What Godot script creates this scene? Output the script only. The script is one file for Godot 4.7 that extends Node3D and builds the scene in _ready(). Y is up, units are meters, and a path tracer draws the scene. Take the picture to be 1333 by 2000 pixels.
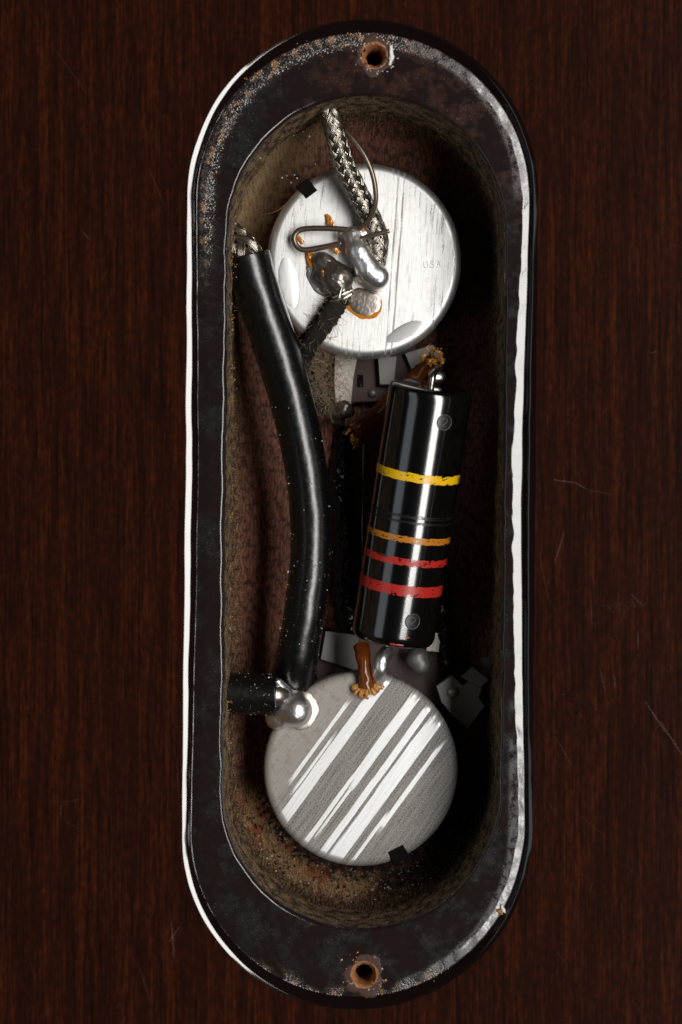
extends Node3D
# An opened guitar control cavity, built at real size in metres. Plan coordinates x, y count 1/17 mm steps on the
# body's back, depth is millimetres below it.
const U := 0.001 / 17.0
const EYE := 0.4            # camera height above the body's back, metres
const CAN := 15.0           # depth of the potentiometers' tops
const FLOOR := 26.0         # depth of the cavity's floor
const LEDGE := 0.6          # depth of the cover plate's ledge
const LEAN := 0.0087        # the cavity is turned half a degree on the body
# stadiums: centre x, centre y, half width, half length
const INNER := [711.5, 1000.0, 271.5, 815.0]
const OUTER := [703.5, 1005.0, 342.0, 967.0]

var rng := RandomNumberGenerator.new()
var wob := FastNoiseLite.new()
var M := {}
var taken := {}

func _ready() -> void:
	rng.seed = 7
	wob.seed = 3
	wob.frequency = 1.0
	wob.noise_type = FastNoiseLite.TYPE_SIMPLEX
	wob.fractal_type = FastNoiseLite.FRACTAL_NONE
	# camera, looking straight down
	var cam := Camera3D.new()
	cam.name = "camera"
	cam.fov = rad_to_deg(2.0 * atan(1000.0 * U / EYE))
	cam.near = 0.02
	cam.far = 6.0
	add_child(cam)
	cam.transform = Transform3D(Basis(Vector3.RIGHT, -PI / 2), Vector3(0, EYE, 0))
	cam.current = true
	var lens := CameraAttributesPhysical.new()
	lens.frustum_focal_length = 12.0 / (1000.0 * U / EYE)
	lens.frustum_focus_distance = EYE + 0.0135
	lens.frustum_near = 0.02
	lens.frustum_far = 6.0
	lens.exposure_aperture = 20.0
	cam.attributes = lens
	# studio: dim grey surroundings added as even fill, two tall soft lamps either side of the lens
	var env := Environment.new()
	env.background_mode = Environment.BG_COLOR
	env.background_color = Color(0.11, 0.108, 0.106)
	env.tonemap_mode = Environment.TONE_MAPPER_LINEAR
	env.tonemap_exposure = 1.0
	env.sdfgi_enabled = true
	env.ssao_enabled = true
	env.ssil_enabled = true
	var we := WorldEnvironment.new()
	we.name = "studio"
	we.environment = env
	add_child(we)
	soft_lamp("key_softbox", 26.0, 0.9, Vector2(0.30, 0.86), 1.05, Color(1.0, 0.985, 0.97))
	soft_lamp("fill_softbox", -47.0, 0.9, Vector2(0.36, 0.86), 0.075, Color(0.93, 0.97, 1.0))
	make_materials()
	guitar_body()
	lacquer_runs()
	potentiometers()
	capacitor()
	amber_tube()
	cables()
	wires()
	small_matter()

func soft_lamp(called: String, lean: float, far: float, size: Vector2, energy: float, color: Color) -> void:
	var l := AreaLight3D.new()
	l.name = called
	l.area_size = size
	l.area_normalize_energy = true
	l.light_energy = energy
	l.light_color = color
	l.shadow_enabled = true
	l.area_range = 5.0
	add_child(l)
	var a := deg_to_rad(lean)
	l.look_at_from_position(Vector3(sin(a), cos(a), 0) * far, Vector3.ZERO, Vector3(0, 0, -1))

# ------------------------------------------------------------------ helpers
func pt(x: float, y: float, d: float) -> Vector3:
	var k := 1.0 + d * 0.001 / EYE
	return Vector3((x - 666.5) * U * k, -d * 0.001, (y - 1000.0) * U * k)

func pts(a: Array) -> PackedVector3Array:
	var out := PackedVector3Array()
	for v in a:
		out.append(pt(v[0], v[1], v[2]))
	return out

func flat(x: float, y: float, d: float) -> Vector3:
	return Vector3((x - 666.5 + (1000.0 - y) * LEAN) * U, -d * 0.001, (y - 1000.0) * U)

func smooth(p: PackedVector3Array, n: int) -> PackedVector3Array:
	var out := PackedVector3Array()
	var m := p.size()
	for i in m - 1:
		var a := p[maxi(i - 1, 0)]
		var d := p[mini(i + 2, m - 1)]
		for k in n:
			out.append(p[i].cubic_interpolate(p[i + 1], a, d, float(k) / n))
	out.append(p[m - 1])
	return out

func made(v: PackedVector3Array, uv: PackedVector2Array, idx: PackedInt32Array, facing = null, seam := []) -> ArrayMesh:
	# faces are turned outwards (closed shapes) or towards FACING; SEAM: pairs of points that share a normal
	var mid := Vector3.ZERO
	for p in v:
		mid += p
	mid /= v.size()
	var sum := 0.0
	for t in range(0, idx.size(), 3):
		var a := v[idx[t]] - mid
		var b := v[idx[t + 1]] - mid
		var c := v[idx[t + 2]] - mid
		if facing == null:
			sum += a.dot((c - a).cross(b - a))
		else:
			sum += (c - a).cross(b - a).dot(facing)
	if sum < 0.0:
		for t in range(0, idx.size(), 3):
			var s := idx[t + 1]
			idx[t + 1] = idx[t + 2]
			idx[t + 2] = s
	var n := PackedVector3Array()
	n.resize(v.size())
	for t in range(0, idx.size(), 3):
		var a := v[idx[t]]
		var f := (v[idx[t + 2]] - a).cross(v[idx[t + 1]] - a)
		for k in 3:
			n[idx[t + k]] += f * 1e6
	for s in seam:
		var both: Vector3 = n[s[0]] + n[s[1]]
		n[s[0]] = both
		n[s[1]] = both
	for i in n.size():
		n[i] = n[i].normalized() if n[i].length_squared() > 1e-30 else Vector3.UP
	var arr := []
	arr.resize(Mesh.ARRAY_MAX)
	arr[Mesh.ARRAY_VERTEX] = v
	arr[Mesh.ARRAY_NORMAL] = n
	if uv.size() == v.size():
		arr[Mesh.ARRAY_TEX_UV] = uv
	arr[Mesh.ARRAY_INDEX] = idx
	var m := ArrayMesh.new()
	m.add_surface_from_arrays(Mesh.PRIMITIVE_TRIANGLES, arr)
	return m

func grid_index(rows: int, cols: int, wrap: bool, skip := {}) -> PackedInt32Array:
	var idx := PackedInt32Array()
	for i in rows - 1:
		for j in (cols if wrap else cols - 1):
			if skip.has(i * cols + j):
				continue
			var j2 := (j + 1) % cols
			var a := i * cols + j
			var b := i * cols + j2
			var c := (i + 1) * cols + j
			var d := (i + 1) * cols + j2
			idx.append_array([a, b, c, b, d, c])
	return idx

func frames(p: PackedVector3Array) -> Array:
	var out := []
	var side := Vector3.ZERO
	for i in p.size():
		var t := (p[mini(i + 1, p.size() - 1)] - p[maxi(i - 1, 0)]).normalized()
		if i == 0:
			side = t.cross(Vector3.UP if absf(t.y) < 0.9 else Vector3.RIGHT).normalized()
		else:
			side = (side - t * side.dot(t)).normalized()
		out.append([t, side, t.cross(side)])
	return out

func tube(p: PackedVector3Array, r, sides := 8, caps := true, rough := 0.0, rough_at := 2000.0) -> ArrayMesh:
	# R: metres, or an array of metres along the path
	var fr := frames(p)
	var v := PackedVector3Array()
	for i in p.size():
		var rr: float = r if not r is Array else lerp_at(r, float(i) / (p.size() - 1))
		for j in sides:
			var a := TAU * j / sides
			var dir: Vector3 = fr[i][1] * cos(a) + fr[i][2] * sin(a)
			var q := p[i] + dir * rr
			if rough > 0.0:
				q += dir * rough * wob.get_noise_3dv(q * rough_at)
			v.append(q)
	var idx := grid_index(p.size(), sides, true)
	if caps:
		for e in [0, p.size() - 1]:
			var c := v.size()
			v.append(p[e])
			for j in sides:
				var a: int = e * sides + j
				var b: int = e * sides + (j + 1) % sides
				idx.append_array([c, a, b] if e > 0 else [c, b, a])
	return made(v, PackedVector2Array(), idx)

func lerp_at(a: Array, t: float) -> float:
	var x := clampf(t, 0.0, 1.0) * (a.size() - 1)
	var i := mini(int(x), a.size() - 2)
	return lerpf(a[i], a[i + 1], x - i)

func lathe(prof: Array, sides: int, at: Vector3, uv_r := 0.0) -> ArrayMesh:
	# PROF: [radius, height] in metres; uv is a plan of the disc of radius UV_R
	var v := PackedVector3Array()
	var uv := PackedVector2Array()
	for q in prof:
		for j in sides:
			var a := TAU * j / sides
			v.append(at + Vector3(cos(a) * q[0], q[1], sin(a) * q[0]))
			if uv_r > 0.0:
				uv.append(Vector2(0.5 + cos(a) * q[0] / uv_r / 2.0, 0.5 + sin(a) * q[0] / uv_r / 2.0))
	return made(v, uv, grid_index(prof.size(), sides, true))

func face(fv: PackedVector3Array, a: Vector3, b: Vector3, c: Vector3, want: Vector3) -> void:
	if (c - a).cross(b - a).dot(want) >= 0.0:
		fv.append_array([a, b, c])
	else:
		fv.append_array([a, c, b])

func plate(outline: Array, d: float, thick: float) -> ArrayMesh:
	# a flat piece of metal or board with softened edges; OUTLINE in plan coordinates
	var n := outline.size()
	var mid := Vector3.ZERO
	var top := PackedVector3Array()
	var poly := PackedVector2Array()
	for q in outline:
		top.append(pt(q[0], q[1], d))
		mid += top[-1] / n
		poly.append(Vector2(top[-1].x, top[-1].z) * 1000.0)
	var turn := 1.0 if Geometry2D.is_polygon_clockwise(poly) else -1.0
	var soft := 0.00012
	var rings := []
	for layer in [[0.0, soft], [soft, 0.0], [thick - soft, 0.0], [thick, soft]]:
		var ring := PackedVector3Array()
		for q in top:
			ring.append(q + (mid - q).normalized() * float(layer[1]) - Vector3(0, layer[0], 0))
		rings.append(ring)
	var fv := PackedVector3Array()
	for l in 3:
		for j in n:
			var j2 := (j + 1) % n
			var along: Vector3 = top[j2] - top[j]
			var outward := Vector3(-along.z, 0, along.x) * turn
			face(fv, rings[l][j], rings[l][j2], rings[l + 1][j], outward)
			face(fv, rings[l][j2], rings[l + 1][j2], rings[l + 1][j], outward)
	var tri := Geometry2D.triangulate_polygon(poly)
	for t in range(0, tri.size(), 3):
		face(fv, rings[0][tri[t]], rings[0][tri[t + 1]], rings[0][tri[t + 2]], Vector3.UP)
		face(fv, rings[3][tri[t]], rings[3][tri[t + 1]], rings[3][tri[t + 2]], Vector3.DOWN)
	var idx := PackedInt32Array()
	for i in fv.size():
		idx.append(i)
	return made(fv, PackedVector2Array(), idx)

func blob(parts: Array, blend: float, cell: float, rough := 0.0, flat_at := 1e9) -> ArrayMesh:
	# PARTS: [x, y, depth, radius in plan steps] pairs of ends -> tapered capsules joined smoothly, meshed as surface nets. Millimetres inside.
	var caps := []
	var lo := Vector3(1e9, 1e9, 1e9)
	var hi := -lo
	for q in parts:
		var a := pt(q[0], q[1], q[2]) * 1000.0
		var ra: float = q[3] / 17.0
		var b := a
		var rb := ra
		if q.size() > 4:
			b = pt(q[4], q[5], q[6]) * 1000.0
			rb = q[7] / 17.0
		caps.append([a, b, ra, rb])
		var r := Vector3.ONE * (maxf(ra, rb) + cell * 2.5)
		lo = lo.min(a - r).min(b - r)
		hi = hi.max(a + r).max(b + r)
	var nx := int((hi.x - lo.x) / cell) + 2
	var ny := int((hi.y - lo.y) / cell) + 2
	var nz := int((hi.z - lo.z) / cell) + 2
	var f := PackedFloat32Array()
	f.resize(nx * ny * nz)
	var at := 0
	for k in nz:
		for j in ny:
			for i in nx:
				var p := lo + Vector3(i, j, k) * cell
				var d := 1e9
				for c in caps:
					var ab: Vector3 = c[1] - c[0]
					var t := 0.0
					var l2 := ab.length_squared()
					if l2 > 1e-9:
						t = clampf((p - c[0]).dot(ab) / l2, 0.0, 1.0)
					var e: float = (p - c[0] - ab * t).length() - lerpf(c[2], c[3], t)
					if d > 1e8:
						d = e
					else:
						var h := clampf(0.5 + 0.5 * (e - d) / blend, 0.0, 1.0)
						d = lerpf(e, d, h) - blend * h * (1.0 - h)
				if rough > 0.0:
					d += rough * (wob.get_noise_3dv(p * 2.2) + 0.5 * wob.get_noise_3dv(p * 5.0))
				if flat_at < 1e8:
					d = maxf(d, p.y + flat_at)
				f[at] = d
				at += 1
	var v := PackedVector3Array()
	var cellv := {}
	var step := [1, nx, nx * ny]
	for k in nz - 1:
		for j in ny - 1:
			for i in nx - 1:
				var o := i + j * nx + k * nx * ny
				var sum := Vector3.ZERO
				var cnt := 0
				for e in EDGES:
					var fa := f[o + e[0][0] * step[0] + e[0][1] * step[1] + e[0][2] * step[2]]
					var fb := f[o + e[1][0] * step[0] + e[1][1] * step[1] + e[1][2] * step[2]]
					if (fa < 0.0) != (fb < 0.0):
						var t := fa / (fa - fb)
						var pa := Vector3(e[0][0], e[0][1], e[0][2])
						sum += pa.lerp(Vector3(e[1][0], e[1][1], e[1][2]), t)
						cnt += 1
				if cnt:
					cellv[o] = v.size()
					v.append((lo + (Vector3(i, j, k) + sum / cnt) * cell) * 0.001)
	var idx := PackedInt32Array()
	for o in cellv:
		var inside := f[o] < 0.0
		for ax in 3:
			if (f[o + step[ax]] < 0.0) == inside:
				continue
			var s1: int = step[(ax + 1) % 3]
			var s2: int = step[(ax + 2) % 3]
			if not (cellv.has(o - s1) and cellv.has(o - s2) and cellv.has(o - s1 - s2)):
				continue
			var a: int = cellv[o - s1 - s2]
			var b: int = cellv[o - s2]
			var c: int = cellv[o]
			var d: int = cellv[o - s1]
			idx.append_array([a, b, c, a, c, d] if inside else [a, c, b, a, d, c])
	return made(v, PackedVector2Array(), idx)

const EDGES := [
	[[0, 0, 0], [1, 0, 0]], [[0, 1, 0], [1, 1, 0]], [[0, 0, 1], [1, 0, 1]], [[0, 1, 1], [1, 1, 1]],
	[[0, 0, 0], [0, 1, 0]], [[1, 0, 0], [1, 1, 0]], [[0, 0, 1], [0, 1, 1]], [[1, 0, 1], [1, 1, 1]],
	[[0, 0, 0], [0, 0, 1]], [[1, 0, 0], [1, 0, 1]], [[0, 1, 0], [0, 1, 1]], [[1, 1, 0], [1, 1, 1]]]

func put(called: String, m: Mesh, mat: Material, parent: Node = self) -> MeshInstance3D:
	var o := MeshInstance3D.new()
	o.name = called
	o.mesh = m
	o.material_override = mat
	parent.add_child(o, true)
	return o

func thing(called: String, label: String, category: String, at := Vector3.ZERO, group := "") -> Node3D:
	var o := Node3D.new()
	o.name = called
	add_child(o, true)
	tag(o, label, category, group)
	return o

func tag(o: Node, label: String, category: String, group := "", kind := "") -> void:
	o.set_meta("label", label)
	o.set_meta("category", category)
	if group:
		o.set_meta("group", group)
	if kind:
		o.set_meta("kind", kind)

# ------------------------------------------------------------------ textures and materials
func noise_bytes(w: int, h: int, freq: float, seed_: int, stretch_y := 1.0, octaves := 3, kind := FastNoiseLite.TYPE_SIMPLEX_SMOOTH) -> PackedByteArray:
	var n := FastNoiseLite.new()
	n.seed = seed_
	n.frequency = freq
	n.noise_type = kind
	n.fractal_octaves = octaves
	if octaves <= 1:
		n.fractal_type = FastNoiseLite.FRACTAL_NONE
	var im := n.get_image(w, maxi(2, int(h / stretch_y)))
	im.convert(Image.FORMAT_L8)
	if im.get_height() != h:
		im.resize(w, h, Image.INTERPOLATE_CUBIC)
	return im.get_data()

func b2(x: float) -> int:
	return clampi(int(x * 255.0), 0, 255)

func tex(bytes: PackedByteArray, w: int, h: int, color: bool) -> ImageTexture:
	return ImageTexture.create_from_image(Image.create_from_data(w, h, false, Image.FORMAT_RGB8 if color else Image.FORMAT_L8, bytes))

func srgb(c: Color) -> Color:
	return c.linear_to_srgb()

func mat(called: String, linear: Color, rough: float, metal := 0.0, spec := 0.5) -> StandardMaterial3D:
	var m := StandardMaterial3D.new()
	m.resource_name = called
	m.albedo_color = srgb(linear)
	m.roughness = rough
	m.metallic = metal
	m.metallic_specular = spec
	M[called] = m
	return m

func ramp_to(bytes: PackedByteArray, at: int, c: Color) -> void:
	# linear colour written as sRGB
	bytes[at] = int(255.0 * pow(clampf(c.r, 0.0, 1.0), 0.4545))
	bytes[at + 1] = int(255.0 * pow(clampf(c.g, 0.0, 1.0), 0.4545))
	bytes[at + 2] = int(255.0 * pow(clampf(c.b, 0.0, 1.0), 0.4545))

func bump(m: StandardMaterial3D, t: Texture2D, cm: float) -> void:
	m.heightmap_enabled = true
	m.heightmap_texture = t
	m.heightmap_scale = cm

func grain_texture(called: String, freq: float, octaves: int, seed_: int, size := 256) -> NoiseTexture2D:
	var t := NoiseTexture2D.new()
	t.width = size
	t.height = size
	t.seamless = true
	var n := FastNoiseLite.new()
	n.seed = seed_
	n.frequency = freq
	n.fractal_octaves = octaves
	t.noise = n
	t.resource_name = called
	return t

func worn_texture(seed_: int) -> NoiseTexture2D:
	# roughness of handled plastic: mostly even, duller in patches and scuffs
	var t := grain_texture("wear", 0.02, 5, seed_, 512)
	var r := Gradient.new()
	r.set_color(0, Color(0.5, 0.5, 0.5))
	r.set_color(1, Color(0.72, 0.72, 0.72))
	r.add_point(0.5, Color(0.55, 0.55, 0.55))
	t.color_ramp = r
	return t

func triplanar(m: StandardMaterial3D, per_metre: float) -> void:
	m.uv1_triplanar = true
	m.uv1_world_triplanar = true
	m.uv1_scale = Vector3.ONE * per_metre

func make_materials() -> void:
	wood_back()
	ledge_material()
	cavity_materials()
	can_materials()
	var g := grain_texture("fine grain", 0.06, 3, 11)
	var g2 := grain_texture("coarse grain", 0.025, 3, 12)
	var m := mat("black sleeve", Color(0.0018, 0.0018, 0.002), 0.31, 0.0, 0.58)
	m.roughness = 0.5
	m.roughness_texture = worn_texture(71)
	bump(m, g2, 0.002)
	triplanar(m, 90.0)
	m = mat("capacitor black", Color(0.0018, 0.0018, 0.002), 0.15, 0.0, 0.7)
	m.clearcoat_enabled = true
	m.clearcoat = 0.5
	m.clearcoat_roughness = 0.08
	bump(m, g, 0.0004)
	triplanar(m, 250.0)
	mat("solder", Color(0.8, 0.79, 0.78), 0.36, 1.0)
	bump(M["solder"], g2, 0.005)
	triplanar(M["solder"], 180.0)
	mat("dark solder", Color(0.28, 0.25, 0.225), 0.33, 0.95)
	bump(M["dark solder"], g2, 0.002)
	triplanar(M["dark solder"], 200.0)
	mat("tinned wire", Color(0.34, 0.31, 0.26), 0.28, 1.0)
	mat("bright strand", Color(0.62, 0.58, 0.5), 0.25, 1.0)
	mat("braid core", Color(0.05, 0.045, 0.038), 0.6, 0.4)
	mat("old copper wire", Color(0.2, 0.155, 0.115), 0.36, 0.85)
	m = mat("flux", Color(0.5, 0.17, 0.012), 0.12)
	m.clearcoat_enabled = true
	m.clearcoat = 1.0
	m.clearcoat_roughness = 0.05
	m = mat("amber tube", Color(0.13, 0.033, 0.004), 0.16)
	m.backlight_enabled = true
	m.backlight = Color(0.6, 0.25, 0.05)
	m = mat("amber fray", Color(0.42, 0.2, 0.04), 0.3)
	m.backlight_enabled = true
	m.backlight = Color(0.6, 0.35, 0.1)
	mat("cloth", Color(0.018, 0.016, 0.014), 0.95, 0.0, 0.2)
	mat("fuzz", Color(0.26, 0.19, 0.125), 0.9, 0.0, 0.2)
	mat("hair", Color(0.3, 0.22, 0.12), 0.7, 0.0, 0.3)
	m = mat("phenolic", Color(0.07, 0.04, 0.034), 0.6)
	bump(m, g, 0.001)
	triplanar(m, 120.0)
	m = mat("lug metal", Color(0.5, 0.46, 0.4), 0.42, 0.75)
	bump(m, g, 0.0008)
	triplanar(m, 120.0)
	mat("dull lug", Color(0.22, 0.21, 0.2), 0.5, 0.6)
	m = mat("black lacquer", Color(0.004, 0.0038, 0.0045), 0.18)
	bump(m, g2, 0.004)
	triplanar(m, 150.0)
	mat("band yellow", Color(0.72, 0.42, 0.006), 0.3)
	mat("band orange", Color(0.42, 0.15, 0.012), 0.3)
	mat("band red", Color(0.36, 0.018, 0.011), 0.34)
	mat("band grey", Color(0.006, 0.0065, 0.008), 0.3)
	mat("notch shade", Color(0.006, 0.005, 0.0045), 0.7, 0.0, 0.12)  # near-black that paints the shade inside the rim notches
	mat("can metal", Color(0.7, 0.7, 0.695), 0.45, 0.95)
	mat("scraped metal", Color(0.33, 0.33, 0.32), 0.48, 0.95)
	mat("scuffed wood", Color(0.05, 0.024, 0.017), 0.6, 0.0, 0.35)
	mat("stamp", Color(0.05, 0.05, 0.052), 0.4)
	mat("dust", Color(0.55, 0.52, 0.46), 0.9, 0.0, 0.2)
	mat("tan crumb", Color(0.4, 0.24, 0.1), 0.9, 0.0, 0.2)
	mat("white chip", Color(0.7, 0.68, 0.66), 0.5)
	mat("hole wood", Color(0.3, 0.135, 0.058), 0.8, 0.0, 0.2)
	bump(M["hole wood"], g, 0.004)
	triplanar(M["hole wood"], 150.0)

func wood_back() -> void:
	var w := 1536
	var streak := noise_bytes(w, w, 0.045, 20, 24.0, 4)
	var fine := noise_bytes(w, w, 0.2, 21, 18.0, 3)
	var pore := noise_bytes(w, w, 0.13, 22, 22.0, 2)
	var fleck := noise_bytes(w, w, 0.1, 23, 2.2, 3)
	var by := PackedByteArray()
	by.resize(w * w * 3)
	for i in w * w:
		var x := (0.38 * streak[i] + 0.32 * fine[i] + 0.3 * fleck[i]) / 255.0
		var warm := clampf((x - 0.3) * 2.1, 0.0, 1.0)
		var k := 1.0 - 0.5 * smoothstep(0.55, 0.8, pore[i] / 255.0)
		var hot := warm * warm
		ramp_to(by, i * 3, Color(0.0095 + 0.042 * hot, 0.0012 + 0.0068 * hot, 0.0004 + 0.0007 * hot) * k)
	var im := Image.create_from_data(w, w, false, Image.FORMAT_RGB8, by)
	# scuffs and scratches in the lacquer, their glint painted pale grey, as the photograph shows them: x, y, x, y in plan steps
	for s in [[1081, 937, 1125, 943, 0.5], [1125, 943, 1145, 955, 0.5], [1145, 955, 1195, 966, 0.3], [1102, 1040, 1083, 1100, 0.45], [1054, 1080, 1075, 1190, 0.22], [1232, 1160, 1258, 1185, 0.35],
			[1260, 1370, 1300, 1430, 0.5], [1290, 1410, 1333, 1475, 0.55], [1245, 1230, 1247, 1270, 0.35], [1172, 1305, 1182, 1350, 0.35], [100, 85, 175, 190, 0.2], [292, 330, 325, 410, 0.25], [160, 450, 175, 470, 0.35],
			[120, 1565, 118, 1600, 0.3], [118, 1600, 160, 1620, 0.2], [120, 1567, 160, 1560, 0.25], [335, 1800, 340, 1870, 0.5], [330, 1840, 350, 1810, 0.4], [270, 1880, 295, 1960, 0.25], [345, 1480, 350, 1560, 0.3],
			[1085, 1440, 1120, 1500, 0.3], [1130, 1590, 1190, 1640, 0.2], [1270, 690, 1285, 685, 0.4], [60, 1880, 75, 1930, 0.25], [1200, 1320, 1202, 1345, 0.4], [1155, 1170, 1157, 1225, 0.3]]:
		scratch_glint(im, s[0], s[1], s[2], s[3], s[4])
	for k in 90:
		var x := rng.randf_range(1060, 1330) if k < 60 else rng.randf_range(0, 350)
		var y := rng.randf_range(850, 1990) if k < 60 else rng.randf_range(0, 1990)
		var l := rng.randf_range(4, 26)
		var a := rng.randf_range(0.2, 2.4)
		scratch_glint(im, x, y, x + cos(a) * l, y + sin(a) * l, rng.randf_range(0.08, 0.22))
	# two scuffed spots right of the cavity, made of many fine hairlines with their sheen painted on
	for c in [[1215.0, 1185.0, 34.0, 18.0, 46], [1135.0, 1395.0, 40.0, 36.0, 26]]:
		for k in c[4]:
			var x: float = c[0] + rng.randfn() * c[2] * 0.6
			var y: float = c[1] + rng.randfn() * c[3] * 0.6
			var a := rng.randf() * TAU
			var l := rng.randf_range(3, 12)
			scratch_glint(im, x, y, x + cos(a) * l, y + sin(a) * l, rng.randf_range(0.08, 0.2))
	var m := mat("lacquered mahogany", Color.WHITE, 0.6, 0.0, 0.05)
	m.albedo_color = Color.WHITE
	m.albedo_texture = ImageTexture.create_from_image(im)
	m.clearcoat_enabled = true
	m.clearcoat = 1.0
	m.clearcoat_roughness = 0.1

func scratch_glint(im: Image, x0: float, y0: float, x1: float, y1: float, strength: float) -> void:  # a dented scratch; its glint is painted as pale grey
	# the tile of 120 mm is centred on the frame
	var s := 1536.0 / 2040.0
	var a := Vector2(x0 - 666.5, y0 - 1000.0) * s + Vector2(768, 768)
	var b := Vector2(x1 - 666.5, y1 - 1000.0) * s + Vector2(768, 768)
	var n := int(a.distance_to(b)) + 1
	for i in n:
		var t := float(i) / n
		var q := a.lerp(b, t)
		var k := minf(0.8, strength * 1.5) * (0.5 + 0.5 * sin(PI * clampf(t, 0.05, 0.95))) * rng.randf_range(0.5, 1.0)
		var px := posmod(int(q.x), 1536)
		var py := posmod(int(q.y), 1536)
		var c := im.get_pixel(px, py)
		im.set_pixel(px, py, c.lerp(Color(0.42, 0.38, 0.38), k))
		if strength > 0.3:
			px = posmod(px + 1, 1536)
			im.set_pixel(px, py, im.get_pixel(px, py).lerp(Color(0.42, 0.38, 0.38), k * 0.6))

func stad(x: float, y: float, s: Array) -> float:
	var xx := x - (1000.0 - y) * LEAN - float(s[0])
	var yy := y - float(s[1])
	var h := float(s[3]) - float(s[2])
	yy = yy - clampf(yy, -h, h)
	return sqrt(xx * xx + yy * yy) - float(s[2])

func ledge_material() -> void:
	# plan picture of x 330..1090, y 20..1990, one pixel per step
	var w := 760
	var h := 1970
	var fine := noise_bytes(w, h, 0.22, 31, 1.0, 3)
	var mid := noise_bytes(w, h, 0.045, 32, 1.0, 4)
	var coarse := noise_bytes(w, h, 0.012, 33, 1.0, 3)
	var speck := noise_bytes(w, h, 0.3, 34, 1.0, 1)
	var by := PackedByteArray()
	by.resize(w * h * 3)
	var hb := PackedByteArray()
	hb.resize(w * h)
	var rb := PackedByteArray()
	rb.resize(w * h)
	for j in h:
		var y := j + 20.0
		for i in w:
			var x := i + 330.0
			var e := -stad(x, y, OUTER)
			if e < -4.0:
				continue
			if stad(x, y, INNER) < -8.0:
				continue
			var o := j * w + i
			var f := fine[o] / 255.0
			var m := mid[o] / 255.0
			var c := coarse[o] / 255.0
			var s := speck[o] / 255.0
			# sandy lacquer round the upper end, thickest at upper left
			var grit := (1.0 - smoothstep(350.0, 620.0, y)) * smoothstep(22.0, 27.0, e) * (1.0 - smoothstep(42.0, 62.0, e + 30.0 * (m - 0.5)))
			grit *= 0.45 + 0.55 * smoothstep(0.4, 0.6, m)
			grit *= 1.0 - 0.92 * smoothstep(700.0, 900.0, x)
			var low := smoothstep(1860.0, 1900.0, y) * smoothstep(20.0, 24.0, e) * (1.0 - smoothstep(30.0, 50.0, e)) * smoothstep(0.35, 0.6, c)
			grit = maxf(grit, low * 0.6)
			var red := smoothstep(0.42, 0.62, m * 0.4 + c * 0.6) * (1.0 - smoothstep(330.0, 420.0, y)) * smoothstep(560.0, 640.0, x)
			red = maxf(red, 0.25 * smoothstep(0.4, 0.7, 1.0 - c))
			var grey := smoothstep(0.3, 0.8, c * 0.7 + m * 0.3)  # grey blotches paint the lacquer's dim reflections into its colour
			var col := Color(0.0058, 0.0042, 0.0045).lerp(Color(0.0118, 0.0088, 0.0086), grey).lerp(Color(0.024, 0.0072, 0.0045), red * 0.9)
			var spot := smoothstep(0.66, 0.76, s)
			col = col.lerp(Color(0.06, 0.05, 0.04), grit * smoothstep(0.5, 0.75, f) * 0.7)
			col = col.lerp(Color(0.36, 0.33, 0.28), grit * spot * 0.6)
			col = col.lerp(Color(0.3, 0.13, 0.03), grit * smoothstep(0.62, 0.7, m) * 0.7)
			var stray := smoothstep(0.9, 0.95, s) * smoothstep(0.5, 0.62, c)
			col = col.lerp(Color(0.3, 0.26, 0.2), stray * 0.7)
			ramp_to(by, o * 3, col)
			hb[o] = b2(0.35 + 0.04 * (m - 0.5) + grit * (0.8 * (f - 0.5) + 0.5 * spot) + 0.1 * stray + 0.015 * (f - 0.5))
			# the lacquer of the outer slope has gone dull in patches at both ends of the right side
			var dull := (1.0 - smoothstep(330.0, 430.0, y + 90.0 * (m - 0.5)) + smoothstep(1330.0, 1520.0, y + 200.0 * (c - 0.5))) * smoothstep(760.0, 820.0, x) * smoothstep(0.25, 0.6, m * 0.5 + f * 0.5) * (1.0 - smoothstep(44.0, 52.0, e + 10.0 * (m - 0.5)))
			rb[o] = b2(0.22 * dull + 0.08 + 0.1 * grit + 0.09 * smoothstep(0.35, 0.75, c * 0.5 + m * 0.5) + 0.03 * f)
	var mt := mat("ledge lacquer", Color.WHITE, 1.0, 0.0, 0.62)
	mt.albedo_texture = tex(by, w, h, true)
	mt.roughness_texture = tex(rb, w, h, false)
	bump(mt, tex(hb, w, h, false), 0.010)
	mt = mat("edge lacquer", Color(0.006, 0.0028, 0.0024), 0.1, 0.0, 0.62)
	mt.clearcoat_enabled = true
	mt.clearcoat = 0.3
	mt.clearcoat_roughness = 0.04

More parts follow.
